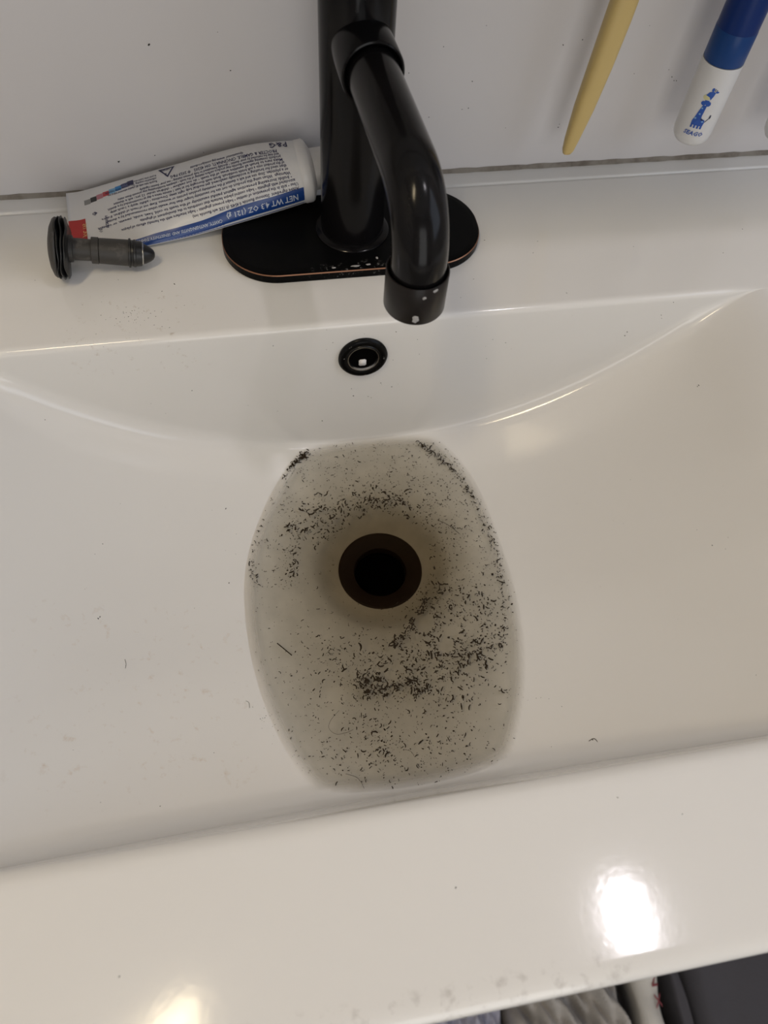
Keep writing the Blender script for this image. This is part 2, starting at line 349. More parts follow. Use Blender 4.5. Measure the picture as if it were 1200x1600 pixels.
rim_ = []                                     # points where the basin crosses the water level
for e in me_.edges:
    a, b = sv[e.vertices[0]], sv[e.vertices[1]]
    if (a[2]-ZW)*(b[2]-ZW) < 0: rim_.append(a+(b-a)*((ZW-a[2])/(b[2]-a[2])))
rim_ = np.array(rim_); rim_ = rim_[(rim_[:, 1] > YFW-2) & (rim_[:, 1] < YB+1)]
idx = {int(q): i for i, q in enumerate(low)}; V = []; C_ = []
for q in low:
    d = np.sqrt(((rim_-sv[q])**2).sum(1).min()); V.append(sv[q]+nv[q]*.12); dep = ZW-sv[q, 2]
    C_.append(.97*smooth01((d-.7)/11.)**.75 if dep > 0 else 0.)
F = [[idx[q] for q in p.vertices] for p in me_.polygons if all(q in idx for q in p.vertices)]
silt = pyobj('settled_silt', V, F, sm_); ca = silt.data.attributes.new('cover', 'FLOAT', 'POINT'); ca.data.foreach_set('value', C_)
tag(silt, 'film of fine grey silt settled on the bowl around the drain', 'dirt', kind='stuff')

def in_water(x, y):
    z = floor_raw(x, y); return z < ZW-.25 and 50 < y < 293 and math.hypot(x-DX, y-DY) > 31
# ------------------------------------------------------------------ dirt: flakes floating on the water
def flake(V, F, x, y, z, L, wd, ang, curl, nseg):
    base = len(V); h = wd*.35; px, py = x-math.cos(ang)*L/2, y-math.sin(ang)*L/2; a = ang-curl/2
    for i in range(nseg+1):
        f = .55+.6*math.sin(math.pi*(i+.4)/(nseg+.8))*random.uniform(.7, 1.25); c, s = math.cos(a), math.sin(a)
        V += [(px+s*wd*f/2, py-c*wd*f/2, z), (px-s*wd*f/2, py+c*wd*f/2, z), (px, py, z+h*f)]
        px += c*L/nseg; py += s*L/nseg; a += curl/nseg
    for i in range(nseg):
        b = base+i*3
        for k in range(3): F.append((b+k, b+(k+1) % 3, b+3+(k+1) % 3, b+3+k))
    F.append((base, base+2, base+1)); e = base+nseg*3; F.append((e, e+1, e+2))
SV, SF = [], []
BUBBLES = [(663, 973, 14), (695, 1008, 12), (708, 985, 9), (519, 1135, 16), (740, 1045, 8), (650, 780, 9)]
def drop(px, py, size=1.0, force=False):
    for bx, by, br in BUBBLES:
        if math.hypot(px-bx, py-by) < br+1: return
    p = at(px, py, z=ZW)
    if not in_water(p.x, p.y): return
    r = random.random(); s = size*(.5+1.35*random.random()**1.8)
    if r < .62: flake(SV, SF, p.x, p.y, ZW-.05, .85*s, .62*s, random.uniform(0, 6.3), 0, 1)
    elif r < .88: flake(SV, SF, p.x, p.y, ZW-.05, 1.9*s, .58*s, random.uniform(0, 6.3), random.uniform(-1.5, 1.5), 2)
    else: flake(SV, SF, p.x, p.y, ZW-.05, 3.0*s, .6*s, random.uniform(0, 6.3), random.uniform(-2.6, 2.6), 4)
G = random.gauss
def line(pts, n, jit, size=1.0):
    ls = [math.dist(a, b) for a, b in zip(pts, pts[1:])]; T = sum(ls)
    for _ in range(n):
        t = random.random()*T
        for (a, b), l in zip(zip(pts, pts[1:]), ls):
            if t <= l: break
            t -= l
        u = t/l; drop(a[0]+(b[0]-a[0])*u+G(0, jit), a[1]+(b[1]-a[1])*u+G(0, jit), size)
def blob(cx, cy, sx, sy, n, size=1.0):
    for _ in range(n): drop(G(cx, sx), G(cy, sy), size)
def arc(cx, cy, r, sr, a0, a1, n, size=1.0, ky=1.0):
    for _ in range(n):
        a = math.radians(random.uniform(a0, a1)); rr = G(r, sr); drop(cx+rr*math.cos(a), cy-rr*math.sin(a)*ky, size)
# along the waterline
line([(478, 708), (468, 717), (455, 727)], 95, 3.0, .95); line([(455, 727), (445, 735), (428, 754), (412, 780)], 80, 3.0, .8)
line([(412, 780), (402, 808), (394, 845), (392, 880), (397, 915)], 110, 3.5, .65)
line([(654, 692), (672, 704), (690, 718)], 70, 3.5, .85); line([(690, 718), (722, 748), (745, 788)], 110, 3.2, .75)
line([(745, 788), (762, 825), (777, 870), (785, 920), (788, 965), (784, 1010)], 190, 3.6, .7)
# fine scatter over the whole pool
for _ in range(1500): drop(random.uniform(395, 800), random.uniform(695, 1225), .42)
for _ in range(700): drop(random.uniform(440, 730), random.uniform(690, 790), .5)
for _ in range(450): drop(random.uniform(650, 785), random.uniform(780, 960), .52)
for _ in range(160): drop(random.uniform(400, 470), random.uniform(780, 920), .5)
# broken ring of curls above the drain
arc(597, 885, 116, 15, 58, 160, 300, 1.0, .95); arc(597, 885, 100, 8, 75, 110, 60, 1.15, .98); arc(600, 885, 135, 16, 20, 175, 170, .75)
blob(463, 830, 9, 16, 50, 1.0); blob(458, 880, 7, 14, 46, 1.0); blob(500, 800, 20, 12, 40, 1.1); arc(605, 880, 95, 14, 5, 60, 70, .85)
# thick drift at the lower right of the drain
line([(612, 1004), (632, 992), (645, 975), (652, 962), (662, 947), (668, 930)], 120, 3.2, 1.0)
blob(708, 985, 44, 42, 250, .95); blob(757, 985, 22, 46, 190, .75); blob(690, 940, 34, 22, 80, .95); line([(684, 925), (706, 922)], 18, 2, 1.2)
blob(730, 1020, 28, 16, 110, 1.0); blob(640, 1025, 36, 18, 130, 1.05); arc(663, 973, 18, 2.5, 150, 400, 40, .9); arc(695, 1008, 15, 2, 0, 360, 32, .9)
# dark clumps in a bow below the drain
for cx, cy, n in ((572, 1064, 60), (591, 1062, 60), (574, 1082, 42), (640, 1064, 75), (618, 1073, 46), (652, 1078, 46), (600, 1075, 30), (665, 1075, 34), (560, 1050, 20)): blob(cx+G(0, 1.5), cy+G(0, 2), 5.0, 5.2, int(n*.55), .85); blob(cx, cy, 2.4, 2.2, int(n*.3), .8)
line([(560, 1060), (600, 1078), (640, 1070), (680, 1060), (735, 1040), (770, 1010)], 150, 9, .85); blob(600, 1040, 60, 26, 200, .65)
blob(535, 1030, 32, 30, 150, .7); blob(690, 1085, 50, 16, 150, .75); blob(560, 1130, 40, 40, 220, .6); blob(700, 1150, 40, 26, 120, .72); blob(620, 1190, 60, 30, 160, .55); blob(595, 1165, 16, 18, 70, .8)
flecks = pyobj('floating_dirt', SV, SF, M['speck'], None, False)
tag(flecks, 'dark brown dirt flakes drifting on the murky water around the drain', 'dirt', kind='stuff')

# loose specks on the basin, deck and wall
SV, SF = [], []
def dry(px, py, s=.8):
    lo = at(px, py, z=0); p = None
    for k in range(0, 1200):
        z = -k*.1; q = at(px, py, z=z)
        if q.y > YB: zz = 4. if q.y > 417 else 0.
        elif q.y < YFW: zz = 0.
        else: zz = floor_z(q.x, q.y)
        if q.y >= YB-TB*-z and z < -1 and q.y < YB+5: p = Vector((q.x, q.y-.2, z)); break
        if z <= zz: p = q; break
    if p is None: return
    flake(SV, SF, p.x, p.y, p.z-.1+.1, .9*s, .65*s, random.uniform(0, 6), random.uniform(-1, 1), random.choice((1, 1, 2)))
for q in ((353, 795, 1.2), (331, 797, .6), (258, 793, .5), (160, 850, .8), (148, 866, .6), (153, 966, 1.3), (156, 964, .9), (358, 911, 1.0), (352, 860, .5), (346, 830, .5), (368, 866, .6), (369, 834, .5), (250, 1260, .8), (345, 1266, 1.2), (332, 1258, .7), (330, 1281, .7), (157, 1254, .5), (277, 1307, .6), (230, 1320, .7), (334, 1176, .6), (114, 1172, .5),
          (552, 618, .9), (549, 607, .5), (575, 619, .6), (580, 621, .5), (503, 657, .9), (70, 656, .7), (619, 518, .7), (652, 530, .5), (655, 553, .5), (614, 562, .5), (595, 598, .7), (612, 604, .8), (565, 585, .6), (520, 535, .5), (510, 546, .5), (760, 560, .5), (770, 530, .5), (790, 535, .6), (980, 518, 1.0), (976, 524, .9), (1033, 492, .6), (1034, 497, .6), (1052, 472, .7), (1092, 602, 1.1), (1090, 604, .8),
          (985, 750, .6), (1138, 840, .6), (1134, 858, .6), (1113, 852, .8), (1182, 1055, .7), (804, 925, .8), (793, 1018, .7), (810, 1085, .6), (818, 1090, .6), (825, 1094, .5), (838, 1091, .5), (845, 1090, .5), (858, 1092, .6), (878, 1104, .6), (812, 1075, .5), (804, 1153, 1.2), (818, 1189, 1.5), (821, 1185, 1.2), (806, 1180, .8), (926, 1157, 1.2), (932, 1162, 1.2), (917, 1163, .8), (862, 1167, .8),
          (712, 1387, .7), (965, 1246, .6), (1066, 1272, .5), (186, 1526, .6), (272, 444, 1.0), (253, 455, .7), (185, 437, .5), (288, 477, .5), (197, 480, .5), (150, 522, .5), (55, 438, .5), (757, 375, .7), (740, 436, .6), (720, 465, .5), (1160, 358, .8), (840, 377, .6), (833, 395, .6), (885, 458, .8), (990, 385, .5), (1130, 395, .6),
          (943, 256, 1.4), (946, 259, 1.4), (940, 254, 1.2), (934, 247, .6), (951, 238, .6), (1146, 233, .7), (427, 540, .6), (300, 610, .6)):
    dry(*q)
for _ in range(70): dry(random.uniform(0, 1200), random.choice((random.uniform(470, 680), random.uniform(700, 1180))), random.uniform(.25, .45))
for _ in range(40): dry(G(215, 26), G(492, 10), random.uniform(.3, .6))
for _ in range(26): dry(G(418, 10), G(1120, 20), random.uniform(.3, .6))
o = pyobj('loose_specks', SV, SF, M['speck_dark'], None, False); tag(o, 'tiny dark specks scattered over the white basin and deck', 'dirt', kind='stuff')
SV, SF = [], []
for px, py, s in ((233, 70, 1.3), (185, 253, 1.0), (186, 252, .8), (242, 243, .7), (360, 110, .8), (318, 238, .5), (738, 127, .7), (732, 169, .7), (722, 171, .6), (670, 183, .7), (693, 73, .6), (639, 114, .6), (880, 70, .8), (910, 62, .7), (1050, 120, .7), (1053, 126, .7), (1057, 126, .7), (1045, 109, .5), (991, 115, .5), (872, 199, .8), (874, 194, .5), (340, 50, .4), (1015, 40, .4), (760, 40, .4), (790, 200, .5)):
    p = at(px, py, y=YW); b0 = len(SV); flake(SV, SF, p.x, p.z, 0, 1.0*s, .7*s, random.uniform(0, 6), .4, 2)
    for i in range(b0, len(SV)): x, z, y = SV[i]; SV[i] = (x, YW-.02-y, z)
o = pyobj('wall_specks', SV, SF, M['speck_dark'], None, False); tag(o, 'tiny dark specks stuck on the pale back wall', 'dirt', kind='stuff')
def hair(px_pts, label, r=.12, z=None, m='hair'):
    pts = []
    for a in px_pts:
        if z is not None: p = at(a[0], a[1], z=z)
        else:
            for k in range(0, 1200):
                p = at(a[0], a[1], z=-k*.1); zz = floor_z(p.x, p.y) if YFW < p.y < YB else 0.
                if p.z <= zz+.2: break
        pts.append(p)
    sm = []
    for i in range(len(pts)-1):
        p0, p1, p2, p3 = pts[max(i-1, 0)], pts[i], pts[i+1], pts[min(i+2, len(pts)-1)]
        for k in range(6):
            t = k/6.; sm.append(.5*((2*p1)+(p2-p0)*t+(2*p0-5*p1+4*p2-p3)*t*t+(3*p1-p0-3*p2+p3)*t**3))
    sm.append(pts[-1])
    o = bmobj('hair', tube_bm(bmesh.new(), sm, r, 5), M[m]); tag(o, label, 'hair')
hair([(530, 1110), (517, 1125), (514, 1138), (525, 1147), (540, 1145), (552, 1140)], 'thin looped hair on the water left of the bowl centre', .10, ZW+.1)
hair([(540, 1209), (556, 1214), (564, 1222), (569, 1232)], 'short dark hair arching near the front edge of the pool', .13, ZW+.1)
hair([(632, 1171), (642, 1174), (648, 1183)], 'tiny curved hair on the water right of centre near the front', .11, ZW+.1)
hair([(433, 1005), (444, 1014), (456, 1024)], 'short thick dark hair on the left side of the pool', .34, ZW+.1, 'speck')
hair([(683, 812), (700, 820), (718, 834)], 'dark hair lying on the water right of the drain, above it', .18, ZW+.1)
hair([(920, 1158), (928, 1154), (934, 1160), (932, 1165)], 'small curled hair on dry porcelain by the front edge on the right', .2)
hair([(384, 1095), (389, 1098), (390, 1106)], 'faint short hair on dry porcelain left of the pool', .1)
hair([(195, 1030), (197, 1037), (196, 1044)], 'faint short hair on the left slope of the basin', .1)

# ------------------------------------------------------------------ faucet
FX, FY = 61.0, 374.0
faucet = empty('faucet', (FX, FY, 0)); tag(faucet, 'dark bronze single-post faucet with bent round spout on an oval deck plate', 'faucet')
def rounded(x0, x1, y0, y1, r, n=18):
    pts = []
    for cx, cy, a in ((x1-r, y1-r, 0), (x0+r, y1-r, 90), (x0+r, y0+r, 180), (x1-r, y0+r, 270)):
        pts += [(cx+r*math.cos(math.radians(a+90*i/n)), cy+r*math.sin(math.radians(a+90*i/n))) for i in range(n+1)]
    return pts
def plate(name, layers, mats, parent):
    V = []; F = []; mi = []; n = None
    for (ins, z) in layers:
        r = 33.0-ins; pts = rounded(-19+ins, 141-ins, 338.5+ins, 409-ins, r); n = len(pts); V += [(x, y, z) for x, y in pts]
    for j in range(len(layers)-1):
        for k in range(n): F.append((j*n+k, j*n+(k+1) % n, (j+1)*n+(k+1) % n, (j+1)*n+k)); mi.append(1 if layers[j+1][1] == 5.9 else 0)
    F.append(tuple((len(layers)-1)*n+k for k in range(n))); mi.append(0); F.append(tuple(n-1-k for k in range(n))); mi.append(0)
    o = pyobj(name, V, F, mats, parent, False, mi); return o
o = plate('deck_plate', [(0.4, 0.05), (0, .8), (0, 5.3), (.45, 5.9), (1.4, 6.2), (4, 6.5)], [M['bronze_plate'], M['copper_edge']], faucet); o['label'] = 'oval near-black deck plate with worn copper edge and lime crust'
lathe('base_ring', [(19, 6.4), (22.5, 6.4), (22.5, 7.6), (21.5, 8.4), (19.0, 9.0)], (FX, FY, 0), (0, 0, 1), M['bronze'], faucet, 64)
lathe('post', [(19.2, 6.6), (18.9, 30), (18.7, 90), (18.7, 168), (18.2, 170), (0, 170)], (FX, FY, 0), (0, 0, 1), M['bronze'], faucet, 72)
ctl = lathe('control_cap', [(0, 171), (18.4, 171), (18.7, 172), (18.7, 194), (17, 197), (0, 198)], (FX, FY, 0), (0, 0, 1), M['bronze'], faucet, 56)
hd = bmobj('lever_handle', tube_bm(bmesh.new(), [(FX, FY, 188), (FX+2, FY+12, 192), (FX+3, FY+28, 195), (FX+4, FY+44, 196)], [5, 5, 4.5, 3.5], 16), M['bronze'], ctl)
TX, TY, ZS, RB = 69.5, 245.0, 121.0, 28.0
dirv = Vector((TX-FX, TY-FY, 0)).normalized(); up = Vector((0, 0, 1)); P0 = Vector((FX, FY, ZS))
sock0 = P0+dirv*12
lathe('spout_socket', [(15.2, 0), (15.2, 23.2), (14.9, 24.0), (14.2, 24.3), (13.6, 24.0), (13.3, 22), (13.3, 14), (0, 14)], sock0, dirv, M['bronze'], faucet, 64)
reach = (Vector((TX, TY, ZS))-P0).length
path = [P0+dirv*t for t in (22, 40, 60, 80, reach-RB-2)]
cen = P0+dirv*(reach-RB)-up*RB
path += [cen+(up*math.cos(a)+dirv*math.sin(a))*RB for a in [math.pi/2*i/20 for i in range(21)]]
path += [Vector((TX, TY, z)) for z in (91, 88, 82, 76)]
o = bmobj('spout', tube_bm(bmesh.new(), path, 12.4, 40), M['bronze'], faucet)
lathe('nozzle_collar', [(12.5, 87), (13.1, 89.6), (13.8, 90.2), (14.2, 89.6), (14.2, 70.2), (13.8, 69.4), (12.6, 69.4), (12.2, 70.5), (0, 71.5)], (TX, TY, 0), (0, 0, 1), M['bronze_brown'], faucet, 64)['label'] = 'brownish outlet collar at the end of the spout'
# lime spots on the collar and pipe
def crust(name, c, nrm, rx, ry, parent, k):
    x, y, z = frame(nrm); bm = bmesh.new(); bmesh.ops.create_icosphere(bm, subdivisions=2, radius=1)
    rnd = random.Random(k)
    for v in bm.verts:
        q = v.co.copy(); s = 1+rnd.uniform(-.3, .3); v.co = Vector(c)+(x*q.x*rx+y*q.y*ry)*s+z*q.z*.45
    o = bmobj(name, bm, M['lime'], parent); return o
az = lambda p: Vector((CAM.x-p[0], CAM.y-p[1], 0)).normalized()
d_ = (Matrix.Rotation(math.radians(6), 3, 'Z') @ az((TX, TY)))
o = crust('lime_spot', Vector((TX, TY, 73.5))+d_*14.1, d_, 1.5, 2.6, faucet, 1); o['label'] = 'white lime spot on the collar'
d2 = (Matrix.Rotation(math.radians(38), 3, 'Z') @ az((TX, TY))); crust('lime_spot', Vector((TX, TY, 88.6))+d2*14.0, d2, 1.4, .9, faucet, 2); crust('lime_spot', Vector((TX, TY, 85.8))+(Matrix.Rotation(math.radians(18), 3, 'Z') @ az((TX, TY)))*14.1, (Matrix.Rotation(math.radians(18), 3, 'Z') @ az((TX, TY))), .8, .8, faucet, 3)
for k, (x, y, rx, ry) in enumerate(((58, 341.6, 3.0, .6), (66, 342, 1.6, .7), (72, 347, .7, 1.2), (45, 341.4, 1.2, .4))):
    o = crust('lime_crust', (x, y, 6.4), (0, 0, 1), rx, ry, faucet, 10+k); o['label'] = 'pale lime crust on the front of the deck plate'

# ------------------------------------------------------------------ sink plug lying on the deck
A = Vector((-110.5, 361.8, 17.6)); B = Vector((-58.0, 361.8, 7.6)); PS = .84
PL = lambda prof: [(r*PS, h*PS) for r, h in prof]; AX = (B-A).normalized()
plug = empty('sink_plug', (A.x, A.y, 0)); tag(plug, 'black pop-up sink plug with ribbed cap lying on the deck by the toothpaste', 'sink plug')
lathe('cap', PL([(0, -5.5), (8, -5.0), (14, -3.8), (18.5, -1.8), (19.6, -.4), (19.4, .6), (17.5, 1.0)]), A, AX, M['plug_plastic'], plug, 56, .5)['label'] = 'grey-brown domed cap'
for k, (h, r) in enumerate(((1.0, 20.2), (3.4, 20.6), (5.8, 19.9))):
    bm = bmesh.new(); lathe_bm(bm, PL([(9, h), (r-1.5, h), (r, h+.35), (r, h+.8), (r-1.8, h+1.7), (9, h+1.9)]), A, AX, 64)
    for v in bm.verts:
        q = v.co-A; rad = (q-AX*q.dot(AX)); a = math.atan2(rad.z, rad.y)
        if rad.length > 13: v.co += AX*(.55*math.sin(3*a+k*1.3)+.25*math.sin(7*a+k))
    bmobj('rubber_fin', bm, M['rubber'], plug, True, .5)
LN = (B-A).length
lathe('stem', PL([(8.8, 6.5), (8.8, 10), (7.2, 10.5), (7.1, 22), (7.3, 22.1)]), A, AX, M['plug_plastic'], plug, 40)
lathe('stem_ring', PL([(7.0, 21.5), (8.7, 21.9), (8.8, 26.4), (7.2, 27)]), A, AX, M['plug_plastic'], plug, 40)
lathe('barrel', PL([(7.4, 26.5), (8.4, 27), (8.8, 46), (7.2, 46.5)]), A, AX, M['plug_plastic'], plug, 40)['label'] = 'grey barrel with pale scale'
lathe('rubber_seal', PL([(7.6, 45.5), (9.7, 46), (9.8, 47.2), (8.6, 47.6), (8.8, 49.0), (9.2, 49.3), (9.2, 50.6), (8.6, 51), (8.2, 54.5), (7.5, 55)]), A, AX, M['rubber'], plug, 40, .5)
lathe('tip_ring', PL([(6.6, 54.2), (7.4, 54.6), (7.5, 55.4), (6.8, 55.9)]), A, AX, M['chrome'], plug, 40)['label'] = 'thin shiny metal ring'
lathe('tip', PL([(6.9, 55.6), (6.2, 57.5), (4.6, 60.5), (3.2, 62.3), (1.6, 63.2), (0, 63.4)]), A, AX, M['rubber'], plug, 36)

# ------------------------------------------------------------------ toothpaste tube
tube = empty('toothpaste_tube', (-38, 400, 0)); tag(tube, 'half-used white toothpaste tube with blue band lying against the wall behind the faucet', 'toothpaste')
KEY = [  # s, centre, half width, half thickness, tilt (deg)
    (0.00, (-109.5, 398.0, 3.6), 27.0, .55, 5), (0.06, (-101, 398.0, 3.9), 27.0, .8, 6), (0.22, (-78, 399.5, 7.2), 25.5, 3.6, 12), (0.5, (-38.5, 402.0, 13.2), 23.6, 7.6, 22),
    (0.8, (4, 404.2, 21.6), 21.2, 12.0, 32), (1.0, (33.0, 405.8, 25.0), 17.6, 17.6, 40)]
def sec(s):
    s = max(0., min(1., s))
    for i in range(len(KEY)-1):
        if s <= KEY[i+1][0]: break
    k0, k1 = KEY[i], KEY[i+1]; t = (s-k0[0])/(k1[0]-k0[0])
    def val(f):
        m = lambda j: (f(KEY[min(j+1, len(KEY)-1)])-f(KEY[max(j-1, 0)]))/(KEY[min(j+1, len(KEY)-1)][0]-KEY[max(j-1, 0)][0])
        h = k1[0]-k0[0]; a, b = f(k0), f(k1); m0, m1 = m(i)*h, m(i+1)*h
        return (2*t**3-3*t*t+1)*a+(t**3-2*t*t+t)*m0+(-2*t**3+3*t*t)*b+(t**3-t*t)*m1
    c = Vector([val(lambda k, j=j: k[1][j]) for j in range(3)]); return c, max(.5, val(lambda k: k[2])), max(.5, val(lambda k: k[3])), math.radians(val(lambda k: k[4]))
def tube_pt(s, t, lift=0.):
    """t: -1 front edge .. +1 back edge on the printed (upper) face"""
    c, a, b, th = sec(s); t = max(-.999, min(.999, t)); q = math.sqrt(1-t*t)
    u = Vector((-.08, math.cos(th), math.sin(th))); n = Vector((0, -math.sin(th), math.cos(th)))
    wr = .35*math.sin(s*31+t*2.5)*math.sin(s*9+t*3)*min(1, s*6)*(1-smooth01((s-.8)/.2))      # dents of the squeezed tube
    nn = (n*q*max(a, 1)+u*t*b).normalized()
    return c+u*a*t+n*b*q+n*wr*q+nn*lift
V = []; F = []; ns, na = 64, 56
for i in range(ns+1):
    s = i/ns; c, a, b, th = sec(s)
    for k in range(na):
        ph = 2*math.pi*k/na; t = math.sin(ph); up_ = math.cos(ph)
        if up_ >= 0: p = tube_pt(s, t)
        else:
            u = Vector((-.08, math.cos(th), math.sin(th))); n_ = Vector((0, -math.sin(th), math.cos(th))); p = c+u*a*t+n_*b*up_
        V.append(p)
for i in range(ns):
    for k in range(na): F.append((i*na+k, i*na+(k+1) % na, (i+1)*na+(k+1) % na, (i+1)*na+k))
F.append(tuple(range(na))); F.append(tuple(ns*na+k for k in range(na))[::-1])
pyobj('tube_body', V, F, M['tube_white'], tube)
c1, a1, b1, th1 = sec(1.0); cax = (sec(1.0)[0]-sec(.9)[0]).normalized(); cax = Vector((1, .10, .10)).normalized()
lathe('shoulder', [(17.5, -1.0), (18.0, .2), (18.0, 4.2), (17.2, 5.4), (11.5, 8), (0, 8)], c1, cax, M['cap_white'], tube, 56)
lathe('screw_cap', [(0, 7.4), (11.6, 7.4), (11.9, 8), (11.0, 30), (10.2, 31), (0, 31)], c1, cax, M['cap_white'], tube, 48)
def strip(name, s0, s1, t0, t1, m, parent, ns=10, nt_=3, lift=.06):
    V = []; F = []
    for i in range(ns+1):
        for k in range(nt_+1): V.append(tube_pt(s0+(s1-s0)*i/ns, t0+(t1-t0)*k/nt_, lift))
    for i in range(ns):
        for k in range(nt_): a = i*(nt_+1)+k; F.append((a, a+1, a+nt_+2, a+nt_+1))
    return pyobj(name, V, F, m, parent)
# blue band along the front edge widens toward the shoulder
V = []; F = []; nn_ = 60
for i in range(nn_+1):
    s = .16+.835*i/nn_; t1 = -.83+.15*smooth01((s-.2)/.8)+.015*math.sin(s*20)
    for k in range(9): V.append(tube_pt(s, -.9985+(t1+.9985)*k/8, .07))
for i in range(nn_):
    for k in range(8): a = i*9+k; F.append((a, a+1, a+10, a+9))
pyobj('blue_band', V, F, M['band_blue'], tube)
strip('red_patch', .0, .072, -.60, .10, M['red'], tube)
for k, cn in enumerate(('grey', 'blackpatch', 'pink', 'redpatch', 'sky', 'cyan', 'slate', 'navy')):
    s = .075+k*.028; t = .50+.022*k; strip('colour_patch', s, s+.0275, t, t+.15, M[cn], tube, 3, 2)
def text_mesh(body, size):
    cu = bpy.data.curves.new('txt', 'FONT'); cu.body = body; cu.size = size; cu.resolution_u = 1; cu.offset = .018*size
    o = bpy.data.objects.new('txt', cu); COL.objects.link(o); dg = bpy.context.evaluated_depsgraph_get(); dg.update()
    me = bpy.data.meshes.new_from_object(o.evaluated_get(dg)); vs = [v.co.copy() for v in me.vertices]; fs = [tuple(p.vertices) for p in me.polygons]
    bpy.data.objects.remove(o); bpy.data.curves.remove(cu); bpy.data.meshes.remove(me); return vs, fs
TL = 143.0
def tube_text(acc, body, s0, t0, size, s1=None, rot90=False):
    vs, fs = text_mesh(body, size)
    if not vs: return
    wid = max(v.x for v in vs); k = (s0-s1)*TL/wid if s1 is not None else 1.0
    base = len(acc[0])
    for v in vs:
        if rot90: s, dt = s0+v.y/TL, v.x
        else: s, dt = s0-v.x*k/TL, -v.y
        a = sec(s)[1]; acc[0].append(tube_pt(s, t0+dt/a, .24))
    acc[1].extend(tuple(base+i for i in f) for f in fs)
T = ([], [])
LINES = [
    ('Active ingredient  Stannous fluoride 0.454% (0.15% w/v fluoride ion)', .975, .52, -.62),
    ('Uses • aids in the prevention of cavities • helps prevent gingivitis • helps interfere with the harmful effects of plaque', .975, .215, -.50),
    ('associated with gingivitis • helps control plaque bacteria that contribute to the development of gingivitis', .965, .30, -.39),
    ('• builds increasing protection against painful sensitivity of the teeth to cold, heat, acids, sweets, or contact', .955, .12, -.28),
    ('Warnings  When using this product do not use for sensitivity longer than four weeks unless recommended by a dentist', .95, .16, -.16),
    ('or a physician. Stop use and ask a dentist if the sensitivity problem persists or worsens. Keep out of reach of children. If more', .945, .14, -.05),
    ('than used for brushing is accidentally swallowed, get medical help right away. Directions • adults: apply a 1-inch strip', .94, .18, .06),
    ('of the product onto a soft bristle toothbrush. Brush teeth thoroughly for at least 1 minute twice a day as recommended by a dentist.', .935, .17, .16),
    ('Make sure to brush all sensitive areas of the teeth • do not swallow • children under 12 yrs.: ask a dentist', .93, .20, .26),
    ('products containing stannous fluoride may produce surface staining of the teeth • adequate toothbrushing may prevent these stains', .925, .22, .355),
    ('and may be removed by your dentist • specially formulated to help prevent staining • see your dentist regularly', .92, .32, .445),
]
for body, s0, s1, t in LINES: tube_text(T, body, s0, t, 2.35, s1)
tube_text(T, 'PROCTER & GAMBLE, CINCINNATI, OH 45202   © 2023 P&G', .915, .575, 2.9, .46)
tube_text(T, 'Questions? www.pg.com/products', .78, .68, 2.4, .55)
tube_text(T, 'Recycle tube with #2 plastics wherever tubes are', .40, .47+.10, 2.3, .18)
tube_text(T, 'collected for recycling. This tube may not be recyclable', .40, .665, 2.3, .17)
tube_text(T, 'in your area. Learn more at crest.com', .40, .75, 2.3, .24)
tube_text(T, '2', .448, .70, 3.2); tube_text(T, 'HDPE', .462, .86, 2.2)
tube_text(T, '95283506', .155, -.36, 2.4, None, True); tube_text(T, 'US', .125, -.42, 2.6, None, True)
tube_text(T, '®', .125, .22, 4.0)
tube_text(T, 'P&G', .962, .84, 5.6)
pyobj('printed_text', T[0], T[1], M['ink'], tube, False)
T2 = ([], []); tube_text(T2, 'NET WT 4.3 OZ (121 g)', .97, -.80, 3.3, .66); tube_text(T2, 'CAVITY, ANTIGINGIVITIS AND SENSITIVITY TOOTHPASTE', .64, -.87, 2.0, .22)
pyobj('band_text', T2[0], T2[1], M['white_ink'], tube, False)
T3 = ([], []); tube_text(T3, 'JUL 195', .058, -.42, 3.2, None, True); pyobj('date_text', T3[0], T3[1], M['yellow_ink'], tube, False)
# recycling triangle
tri = [(.485, .88), (.412, .88), (.449, .56)]
V = []; F = []; ctr = (sum(p[0] for p in tri)/3, sum(p[1] for p in tri)/3)
for f in (1., .70):
    for k in range(3):
        for q in range(8): V.append(tube_pt(*[ctr[m]+((tri[k][m]*(8-q)+tri[(k+1) % 3][m]*q)/8.-ctr[m])*f for m in (0, 1)], .2))
for k in range(24): F.append((k, (k+1) % 24, 24+(k+1) % 24, 24+k))
pyobj('recycling_mark', V, F, M['ink'], tube, False)

